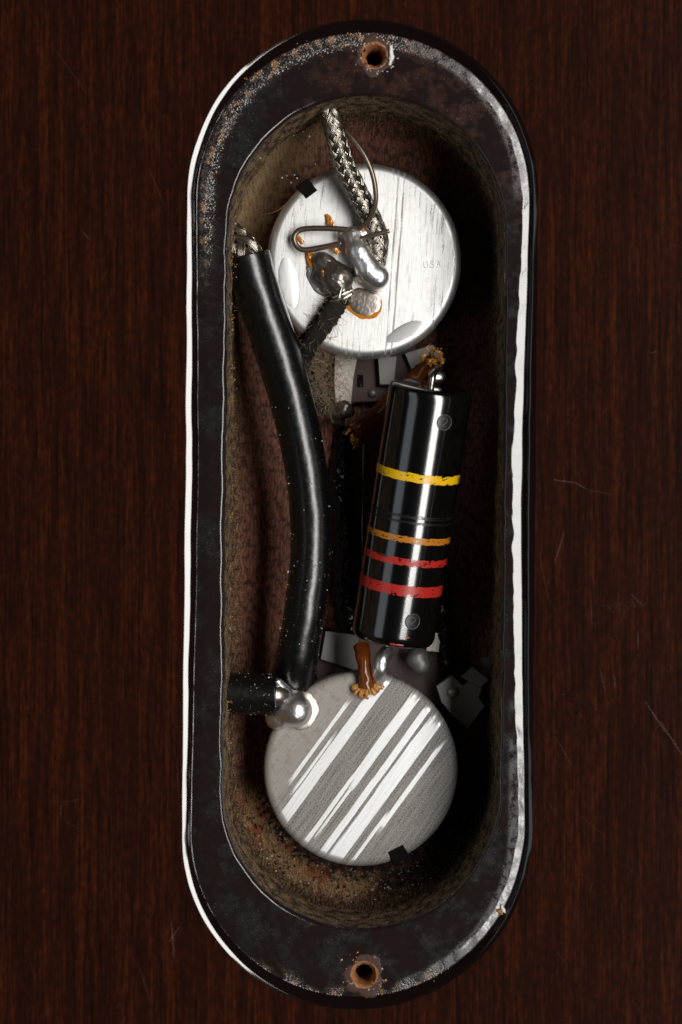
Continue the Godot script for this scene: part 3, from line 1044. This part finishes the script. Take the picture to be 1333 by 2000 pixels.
# ------------------------------------------------------------------ capacitor
func capacitor() -> void:
	var cap := thing("capacitor", "black tubular capacitor with yellow, orange and red painted bands", "capacitor")
	var a := pt(843, 753, 9.0)
	var b := pt(767, 1250, 14.4)
	var ax := (b - a).normalized()
	var len := a.distance_to(b)
	var up := (Vector3.UP - ax * ax.y).normalized()
	var side := ax.cross(up)          # towards the photograph's left or right, settled below
	if side.x < 0.0:
		side = -side
	var R := 0.00494
	var prof := [[0.0, -0.0001], [0.35, -0.0001], [0.7, -0.00004], [0.88, 0.00004], [0.94, 0.00016], [0.98, 0.00042], [1.0, 0.0009], [1.0, 0.0013]]
	var sides := 96
	var v := PackedVector3Array()
	var rows := []
	for q in prof:
		rows.append([q[0] * R, q[1]])
	for k in 24:
		rows.append([R, 0.0018 + (len - 0.0036) * k / 23.0])
	for k in prof.size():
		var q: Array = prof[prof.size() - 1 - k]
		rows.append([q[0] * R * (0.99 if k > 1 else 1.0), len - q[1]])
	for r in rows:
		for j in sides:
			var t := TAU * j / sides
			v.append(a + ax * r[1] + (up * cos(t) + side * sin(t)) * r[0])
	put("casing", made(v, PackedVector2Array(), grid_index(rows.size(), sides, true)), M["capacitor black"], cap)
	# painted bands: place along the axis, width, colour, share of the paint that is left
	for w in [[0.336, 0.034, "band yellow", 0.93, 1.0], [0.486, 0.012, "band grey", 0.66, 2.0], [0.508, 0.010, "band grey", 0.6, 7.0], [0.575, 0.025, "band orange", 0.86, 3.0], [0.661, 0.028, "band red", 0.82, 4.0], [0.772, 0.042, "band red", 0.9, 5.0]]:
		put("colour_band", band(a, ax, up, side, R, len, w[0], w[1], w[3], w[4]), M[w[2]], cap)
	for f in [[0.982, 0.1, 0.003, 0.0008], [0.95, 0.34, 0.003, 0.0002]]:
		put("paint_fleck", fleck(a + ax * len * f[0], ax, up, side, R, f[1], f[2], f[3]), M["band red"], cap)
	# moulded figure 2 in a ring, twice
	for s in [[0.112, 0.43], [0.886, 0.40]]:
		mould_mark(cap, a + ax * len * s[0], ax, up, side, R, s[1])
	var lead := put("lead", tube(smooth(PackedVector3Array([a + ax * 0.001, a - ax * 0.0012, pt(856, 722, 12.0), pt(858, 716, 17.0)]), 6), 0.00045, 10), M["tinned wire"], cap)
	put("solder_joint", blob([[846, 734, 9.6, 10, 858, 736, 9.8, 10]], 0.3, 0.15, 0.05), M["solder"], lead)
	lead = put("lead", tube(smooth(PackedVector3Array([b - ax * 0.001, b + ax * 0.0008, pt(748, 1285, 13.2), pt(743, 1308, 13.0), pt(738, 1330, 14.6), pt(735, 1342, 15.5)]), 6), [0.0009, 0.00088, 0.00092, 0.00085, 0.0006], 14, true, 0.00008, 1500.0), M["solder"], cap)
	var sheath := put("insulating_tube", tube(smooth(pts([[706, 1262, 15.5], [711, 1290, 14.4], [714, 1318, 13.9], [716, 1340, 14.2]]), 6), [0.00095, 0.00085, 0.0007, 0.001], 16, false, 0.00012, 900.0), M["amber tube"], cap)
	for k in 11:
		var t := PI * (k + 0.5) / 11.0
		var c := Vector2(716, 1338) + Vector2(cos(t) * 16.0, sin(t) * 6.0)
		var e := Vector2(716, 1340) + Vector2(cos(t) * rng.randf_range(22, 34), sin(t) * rng.randf_range(14, 24))
		put("frayed_end", blob([[c.x, c.y, 14.2, 4.0, e.x, e.y, 14.4 + rng.randf_range(-0.4, 0.3), rng.randf_range(3.2, 5.0)]], 0.2, 0.12, 0.12), M["amber fray"], sheath)

func band(a: Vector3, ax: Vector3, up: Vector3, side: Vector3, R: float, len: float, at: float, width: float, left: float, seed_: float) -> ArrayMesh:
	# a coat of paint 0.02 mm thick with ragged edges and chips
	var nu := 260
	var nv := 13
	var v := PackedVector3Array()
	for i in nv:
		for j in nu:
			var t := -1.75 + 3.5 * j / (nu - 1.0)
			var x := t * 84.0
			var f := float(i) / (nv - 1)
			var rag := 0.0014 * wave(x, f * 3.0, 17.0, seed_) + 0.0012 * wave(x, f * 7.0, 3.5, seed_ + 20.0)
			var s := len * (at + (f - 0.5) * width + (rag if i == 0 or i == nv - 1 else rag * absf(f - 0.5) * 2.0))
			v.append(a + ax * s + (up * cos(t) + side * sin(t)) * (R + 0.00002))
	var skip := {}
	for i in nv - 1:
		for j in nu - 1:
			var t := -1.75 + 3.5 * j / (nu - 1.0)
			var q := wave(t * 84.0 + i * 1.5, i * 3.6, 11.0, seed_ + 40.0) * 0.6 + wave(t * 84.0, i * 3.0, 34.0, seed_ + 50.0) * 0.5 + wave(t * 84.0, i * 5.0, 4.0, seed_ + 60.0) * 0.25
			var wearing := 0.10 if absf(i - 5.5) > 4.5 else 0.0
			if q > 0.15 + 0.55 * (left - 0.5) * 2.0 * 0.8 - wearing:
				skip[i * nu + j] = true
	return made(v, PackedVector2Array(), grid_index(nv, nu, false, skip), up)

func fleck(at: Vector3, ax: Vector3, up: Vector3, side: Vector3, R: float, turn: float, along: float, wide: float) -> ArrayMesh:
	var v := PackedVector3Array()
	for i in 2:
		for j in 12:
			var t := turn + (j / 11.0 - 0.5) * wide / R * 2.0
			v.append(at + ax * ((i - 0.5) * along * 0.06 * (1.0 + 0.6 * wave(j * 9.0, i * 40.0, 12.0, along))) + (up * cos(t) + side * sin(t)) * (R + 0.00002))
	return made(v, PackedVector2Array(), grid_index(2, 12, false), up)

func mould_mark(cap: Node3D, at: Vector3, ax: Vector3, up: Vector3, side: Vector3, R: float, turn: float) -> void:
	var out := up * cos(turn) + side * sin(turn)
	var right := side * cos(turn) - up * sin(turn)
	var c := at + out * (R - 0.00002)
	var bend := func(x: float, y: float) -> Vector3:
		var t := turn + x / R
		return at + ax * y + (up * cos(t) + side * sin(t)) * (R + 0.00003)
	var ring := PackedVector3Array()
	for k in 41:
		var a := TAU * k / 40.0
		ring.append(bend.call(cos(a) * 0.0009, sin(a) * 0.0009))
	var disc := PackedVector3Array()
	for i in 6:
		for k in 32:
			var a := TAU * k / 32.0
			disc.append(bend.call(cos(a) * 0.00088 * i / 5.0, sin(a) * 0.00088 * i / 5.0))
	var mark := put("mould_mark", made(disc, PackedVector2Array(), grid_index(6, 32, true), out), M["band grey"], cap)
	put("ring", tube(ring, 0.00007, 6, false), M["stamp"], mark)
	var fig := PackedVector3Array()
	for q in [[-0.3, -0.28], [-0.2, -0.46], [0.05, -0.52], [0.28, -0.4], [0.3, -0.18], [0.1, 0.1], [-0.32, 0.46], [-0.05, 0.42], [0.34, 0.48]]:
		fig.append(bend.call(q[0] * 0.001, q[1] * 0.001))
	put("figure", tube(smooth(fig, 4), 0.00007, 6), M["stamp"], mark)

func amber_tube() -> void:
	var o := thing("insulating_tube", "amber insulating tube lying diagonally beneath the capacitor's upper end", "tubing")
	put("tube", tube(smooth(pts([[852, 705, 18.6], [815, 738, 19.6], [765, 788, 20.6], [722, 828, 20.8], [694, 850, 20.4]]), 8), [0.0011, 0.0012, 0.0013, 0.0013, 0.0015], 16, false, 0.00012, 700.0), M["amber tube"], o)
	for k in 26:
		var t := rng.randf() * TAU
		var r := rng.randf_range(6, 24)
		var c := Vector2(845, 702) + Vector2(cos(t) * r * 1.15, sin(t) * r * 0.8 - 6)
		var e := c + Vector2(rng.randf_range(-9, 11), rng.randf_range(-11, 8))
		put("frayed_end", blob([[c.x, c.y, rng.randf_range(14.5, 17.5), rng.randf_range(2.6, 4.6), e.x, e.y, rng.randf_range(14, 17), 1.8]], 0.2, 0.13, 0.1), M["amber fray"], o)
	for k in 12:
		var c := Vector2(693, 851) + Vector2(rng.randf_range(-12, 12), rng.randf_range(-14, 14))
		var e := c + Vector2(rng.randf_range(-8, 6), rng.randf_range(0, 18))
		put("frayed_end", blob([[c.x, c.y, rng.randf_range(19.0, 20.4), rng.randf_range(2.6, 4.6), e.x, e.y, rng.randf_range(19, 20.5), 1.8]], 0.2, 0.13, 0.1), M["amber fray"], o)

# ------------------------------------------------------------------ cables and wires
func braid(parent: Node3D, path: PackedVector3Array, R, pitch: float, carriers: int, wires: int, wire: float) -> void:
	var fr := frames(path)
	var length := 0.0
	var s := PackedFloat32Array([0.0])
	for i in path.size() - 1:
		length += path[i].distance_to(path[i + 1])
		s.append(length)
	put("core", tube(path, (R if not R is Array else R[0]) * 0.8, 10), M["braid core"], parent)
	for dir in [-1, 1]:
		for c in carriers:
			for w in wires:
				var p := PackedVector3Array()
				for i in path.size():
					var rr: float = R if not R is Array else lerp_at(R, s[i] / length)
					var a: float = dir * TAU * s[i] / pitch + TAU * c / carriers + (w - (wires - 1) / 2.0) * wire * 2.15 / rr
					# over two, under two
					var turn: float = carriers * PI * s[i] / pitch
					var lift := cos(turn + PI * c - PI / 4) if dir > 0 else -cos(PI * c - turn - PI / 4)
					lift *= wire * 0.95
					lift += 0.25 * wire * wave(s[i] * 17000.0 + w * 31.0, c * 77.0 * dir, 40.0, 2.0)
					p.append(path[i] + (fr[i][1] * cos(a) + fr[i][2] * sin(a)) * (rr + lift))
				put("strand", tube(p, wire, 5, false), M["bright strand" if (c + w) % 3 == 0 else "tinned wire"], parent)

func resample(p: PackedVector3Array, step: float) -> PackedVector3Array:
	var out := PackedVector3Array([p[0]])
	var need := step
	for i in p.size() - 1:
		var l := p[i].distance_to(p[i + 1])
		var x := need
		while x <= l:
			out.append(p[i].lerp(p[i + 1], x / l))
			x += step
		need = x - l
	return out

func cables() -> void:
	var o := thing("braided_cable", "braided metal shield cable hanging from the top wall down to a solder joint", "cable")
	var path := resample(smooth(pts([[618, 150, 9.0], [640, 207, 8.4], [655, 262, 8.6], [672, 318, 10.0], [696, 372, 11.6], [722, 424, 12.8], [738, 470, 13.0], [732, 520, 13.2]]), 12), 0.00012)
	braid(o, path, [0.00112, 0.00114, 0.0012, 0.00126, 0.0012], 0.0105, 8, 5, 0.000066)
	# long sleeved cable
	o = thing("sleeved_cable", "long curved black sleeved cable with bare braid at its upper end", "cable", Vector3.ZERO, "black sleeved cables")
	var way := smooth(pts([[484, 500, 11.6], [500, 560, 11.8], [527, 640, 12.2], [560, 745, 12.8], [590, 870, 13.4], [606, 985, 13.8], [607, 1090, 14.0], [596, 1190, 14.4], [582, 1275, 15.4], [572, 1330, 17.0]]), 10)
	var sleeve := put("sleeve", tube(way, [0.0027, 0.0027, 0.00265, 0.0025, 0.00245, 0.00248, 0.0026], 40, false, 0.00004, 250.0), M["black sleeve"], o)
	put("sleeve_lip", lip(way, 0.0027, 0.0021), M["black sleeve"], sleeve)
	braid(o, resample(smooth(pts([[448, 462, 13.5], [462, 474, 12.6], [476, 488, 11.9], [486, 505, 11.6], [492, 525, 11.7]]), 10), 0.00012), 0.0018, 0.0135, 8, 5, 0.000098)
	sleeve_dust("dust_specks", way, 0.00262, 260, true)
	# short sleeved cable out of the left wall
	o = thing("sleeved_cable_001", "short black sleeved cable entering through left wall beside the striped potentiometer", "cable", Vector3.ZERO, "black sleeved cables")
	var way2 := smooth(pts([[380, 1352, 14.2], [440, 1354, 14.0], [490, 1356, 13.8], [540, 1357, 13.6]]), 10)
	sleeve = put("sleeve", tube(way2, [0.0025, 0.0025, 0.00252, 0.0025], 40, false, 0.00003, 250.0), M["black sleeve"], o)
	put("sleeve_lip", lip(PackedVector3Array([way2[-1], way2[-2]]), 0.0025, 0.0019), M["black sleeve"], sleeve)
	put("core", tube(smooth(pts([[500, 1356, 13.7], [542, 1358, 13.6], [556, 1368, 14.2]]), 6), [0.0016, 0.0014, 0.001], 20), M["dark solder"], o)
	sleeve_dust("dust_specks_001", way2, 0.00252, 90, false)

func lip(way: PackedVector3Array, r1: float, r2: float) -> ArrayMesh:
	# rounded cut end at the first point of WAY
	var t := (way[0] - way[1]).normalized()
	var side := t.cross(Vector3.UP).normalized()
	var up := t.cross(side)
	var v := PackedVector3Array()
	var rows := [[r1, -0.0002], [r1, 0.0], [r1 - 0.00008, 0.0001], [(r1 + r2) / 2.0, 0.00014], [r2 + 0.00008, 0.0001], [r2, 0.0], [r2, -0.002]]
	for q in rows:
		for j in 40:
			var a := TAU * j / 40
			v.append(way[0] + t * q[1] + (side * cos(a) + up * sin(a)) * q[0])
	return made(v, PackedVector2Array(), grid_index(rows.size(), 40, true), t)

func speck_mesh() -> ArrayMesh:
	var v := PackedVector3Array([Vector3(1, 0, 0), Vector3(-0.8, 0.1, 0.5), Vector3(-0.4, -0.1, -0.9), Vector3(0.1, 0.7, 0.1), Vector3(0, -0.6, 0), Vector3(0.5, 0.1, 0.8)])
	return made(v, PackedVector2Array(), PackedInt32Array([0, 3, 2, 2, 3, 1, 1, 3, 5, 5, 3, 0, 0, 2, 4, 2, 1, 4, 1, 5, 4, 5, 0, 4]))

func scatter(called: String, places: Array, m: Material, label: String, category: String) -> void:
	# PLACES: [point, size in metres]
	var mm := MultiMesh.new()
	mm.transform_format = MultiMesh.TRANSFORM_3D
	mm.mesh = speck_mesh()
	mm.instance_count = places.size()
	for i in places.size():
		var b := Basis(Vector3(rng.randf() - 0.5, rng.randf() - 0.5, rng.randf() - 0.5).normalized(), rng.randf() * TAU).scaled(Vector3.ONE * places[i][1])
		b = b * Basis.from_scale(Vector3(rng.randf_range(0.6, 1.7), rng.randf_range(0.5, 1.0), 1.0))
		mm.set_instance_transform(i, Transform3D(b, places[i][0]))
	var o := MultiMeshInstance3D.new()
	o.name = called
	o.multimesh = mm
	o.material_override = m
	add_child(o, true)
	tag(o, label, category, "", "stuff")

func sleeve_dust(called: String, way: PackedVector3Array, r: float, n: int, long: bool) -> void:
	var fr := frames(way)
	var places := []
	for k in n:
		var t := pow(rng.randf(), 0.6) if long else rng.randf()
		var i := clampi(int(t * (way.size() - 1)), 0, way.size() - 1)
		if wave(i * 9.0, 0.0, 40.0, 5.0) < -0.1 and rng.randf() < 0.75:
			i = mini(i + 14, way.size() - 1)
		var a := rng.randf_range(-1.4, 1.4)
		var side: Vector3 = (fr[i][0] as Vector3).cross(Vector3.UP).normalized()
		var q := way[i] + (Vector3.UP * cos(a) + side * sin(a)) * r
		if i + 1 < way.size():
			q += (way[i + 1] - way[i]) * rng.randf()
		var big := rng.randf()
		places.append([q, lerpf(0.000022, 0.00012, big * big * big * big)])
	scatter(called, places, M["dust"], "pale dust specks on the long curved black sleeve" if long else "pale dust specks on the short black sleeve", "dust")

func wires() -> void:
	var o := thing("bare_wire", "thin brown bare wire arching beside the braid and hooked through its solder joint", "wire")
	put("arch", tube(smooth(pts([[668, 250, 9.6], [690, 272, 9.2], [716, 310, 9.0], [731, 352, 9.4], [734, 395, 10.2], [722, 428, 11.2], [702, 448, 12.2]]), 10), 0.0003, 10), M["old copper wire"], o)
	put("hook", tube(smooth(pts([[700, 452, 12.6], [660, 447, 12.9], [610, 446, 13.3], [585, 450, 13.5], [575, 463, 13.6], [579, 479, 13.6], [594, 488, 13.5], [625, 484, 13.3], [668, 475, 12.8]]), 10), 0.00034, 12), M["old copper wire"], o)
	put("tail", tube(smooth(pts([[704, 466, 12.0], [730, 459, 11.6], [761, 451, 11.4]]), 6), 0.00027, 10), M["old copper wire"], o)
	o = thing("cloth_wire", "dark cloth covered wire with frayed end soldered to the bright potentiometer", "wire")
	var way := smooth(pts([[672, 572, 13.7], [655, 598, 13.6], [630, 635, 14.0], [606, 668, 15.6], [592, 705, 18.5], [606, 755, 21.0], [640, 796, 22.0]]), 10)
	put("cloth_cover", tube(way, [0.0011, 0.0013, 0.00125, 0.0012, 0.0011, 0.0011], 16, true, 0.00018, 3000.0), M["cloth"], o)
	for q in [[[650, 582, 12.6], [668, 575, 12.2], [690, 566, 12.6]], [[646, 590, 12.8], [668, 584, 12.1], [688, 574, 12.3]], [[660, 592, 12.5], [664, 576, 12.2], [668, 560, 12.4]], [[672, 592, 12.6], [676, 580, 12.3], [678, 570, 12.6]]]:
		put("strand", tube(smooth(pts(q), 6), 0.00022, 8), M["bright strand"], o)
	# lint caught on the cloth wire
	var st := SurfaceTool.new()
	st.begin(Mesh.PRIMITIVE_TRIANGLES)
	for k in 760:
		var c := way[rng.randi_range(6, way.size() - 1)]
		var lower := k % 3
		if lower:
			c = pt(rng.randf_range(605, 655), rng.randf_range(665, 790), rng.randf_range(17.5, 21.0))
		var p := PackedVector3Array()
		var d := Vector3(rng.randf_range(-1, 1), rng.randf_range(-0.3, 0.6), rng.randf_range(-1, 1)).normalized()
		var q := c + d * 0.0008
		var turn := Vector3(rng.randf_range(-1, 1), rng.randf_range(-1, 1), rng.randf_range(-1, 1)).normalized()
		var bend := rng.randf_range(-0.55, 0.55)
		for i in 9:
			p.append(q)
			q += d * rng.randf_range(0.00015, 0.00036)
			d = d.rotated(turn, bend)
		st.append_from(tube(p, rng.randf_range(0.000014, 0.000026), 3, false), 0, Transform3D.IDENTITY)
	var lint := put("lint_tuft", st.commit(), M["fuzz"])
	tag(lint, "tangled brown lint fibres around the frayed cloth wire", "lint", "", "stuff")
	var hair := put("stray_fibre", tube(smooth(pts([[478, 428, 20.0], [505, 421, 17.5], [530, 416, 15.4], [548, 408, 14.4], [556, 400, 14.2]]), 8), 0.00003, 5), M["hair"])
	tag(hair, "single pale stray fibre left of the bright potentiometer", "fibre")

func cove_depth(inset: float) -> float:
	var p := [[2.0, 16.5], [3.5, 18.2], [6.0, 19.8], [10.0, 21.3], [16.0, 22.7], [25.0, 24.0], [37.0, 25.1], [52.0, 25.7], [68.0, 26.0]]
	for i in p.size() - 1:
		if inset < p[i + 1][0]:
			return lerpf(p[i][1], p[i + 1][1], clampf((inset - p[i][0]) / (p[i + 1][0] - p[i][0]), 0.0, 1.0))
	return FLOOR

func small_matter() -> void:
	var places := []
	for k in 520:
		var y := rng.randf_range(300, 1500)
		if wave(y, 0.0, 60.0, 77.0) < 0.15:
			continue
		places.append([flat(446.0 + rng.randf_range(-3, 10) * rng.randf(), y, rng.randf_range(3, 12)), rng.randf_range(0.00004, 0.00012)])
	scatter("wood_crumbs", places, M["tan crumb"], "tan wood crumbs clinging along the left cavity wall", "crumbs")
	places = []
	for k in 120:
		places.append([pt(rng.randf_range(470, 560), rng.randf_range(1385, 1580), FLOOR - rng.randf_range(0.0, 0.2)), rng.randf_range(0.00004, 0.00016)])
	for k in 110:
		places.append([pt(rng.randf_range(640, 900), rng.randf_range(1700, 1770), 25.2), rng.randf_range(0.00004, 0.00014)])
	for k in 260:
		var a := rng.randf_range(0.35, 2.6)
		var r := rng.randf_range(200, 262)
		places.append([flat(711.5 + cos(a) * r, 1543.0 + sin(a) * r, cove_depth(271.0 - r) - 0.08), rng.randf_range(0.00004, 0.00017)])
	scatter("pale_crumbs", places, M["dust"], "pale crumbs on cavity floor round the striped potentiometer", "crumbs")
	places = []
	for k in 620:
		var a := rng.randf_range(0.1, 2.95)
		var r := 262.0 - 62.0 * pow(rng.randf(), 1.2)
		if wave(a * 100.0, r, 30.0, 91.0) < -0.15:
			continue
		places.append([flat(711.5 + cos(a) * r, 1543.0 + sin(a) * r, cove_depth(271.0 - r) - 0.05), rng.randf_range(0.00005, 0.00024)])
	scatter("black_grit", places, M["black lacquer"], "glossy black grit crusted along the lower end of the cavity floor", "grit")
	places = []
	for c in [[732, 107, 34, 60], [712, 1905, 36, 30], [870, 1930, 50, 26], [640, 60, 50, 24], [560, 300, 60, 10]]:
		for k in c[3]:
			var a := rng.randf() * TAU
			var r: float = c[2] * rng.randf_range(0.8, 1.4)
			places.append([Vector3((c[0] - 666.5 + cos(a) * r) * U, -LEDGE * 0.001, (c[1] - 1000.0 + sin(a) * r * 0.8) * U), rng.randf_range(0.00003, 0.00013)])
	scatter("lacquer_chips", places, M["white chip"], "tiny white lacquer chips round the ledge's screw holes", "chips")
	places = []
	for c in [[690, 70, 12, 10], [746, 1918, 9, 8], [680, 1870, 20, 6], [470, 150, 30, 14], [880, 1925, 40, 14]]:
		for k in c[3]:
			places.append([Vector3((c[0] - 666.5 + rng.randf_range(-1, 1) * c[2]) * U, -LEDGE * 0.001, (c[1] - 1000.0 + rng.randf_range(-1, 1) * c[2] * 0.6) * U), rng.randf_range(0.00005, 0.00016)])
	scatter("amber_crumbs", places, M["flux"], "amber crumbs on the ledge round the screw holes", "crumbs")
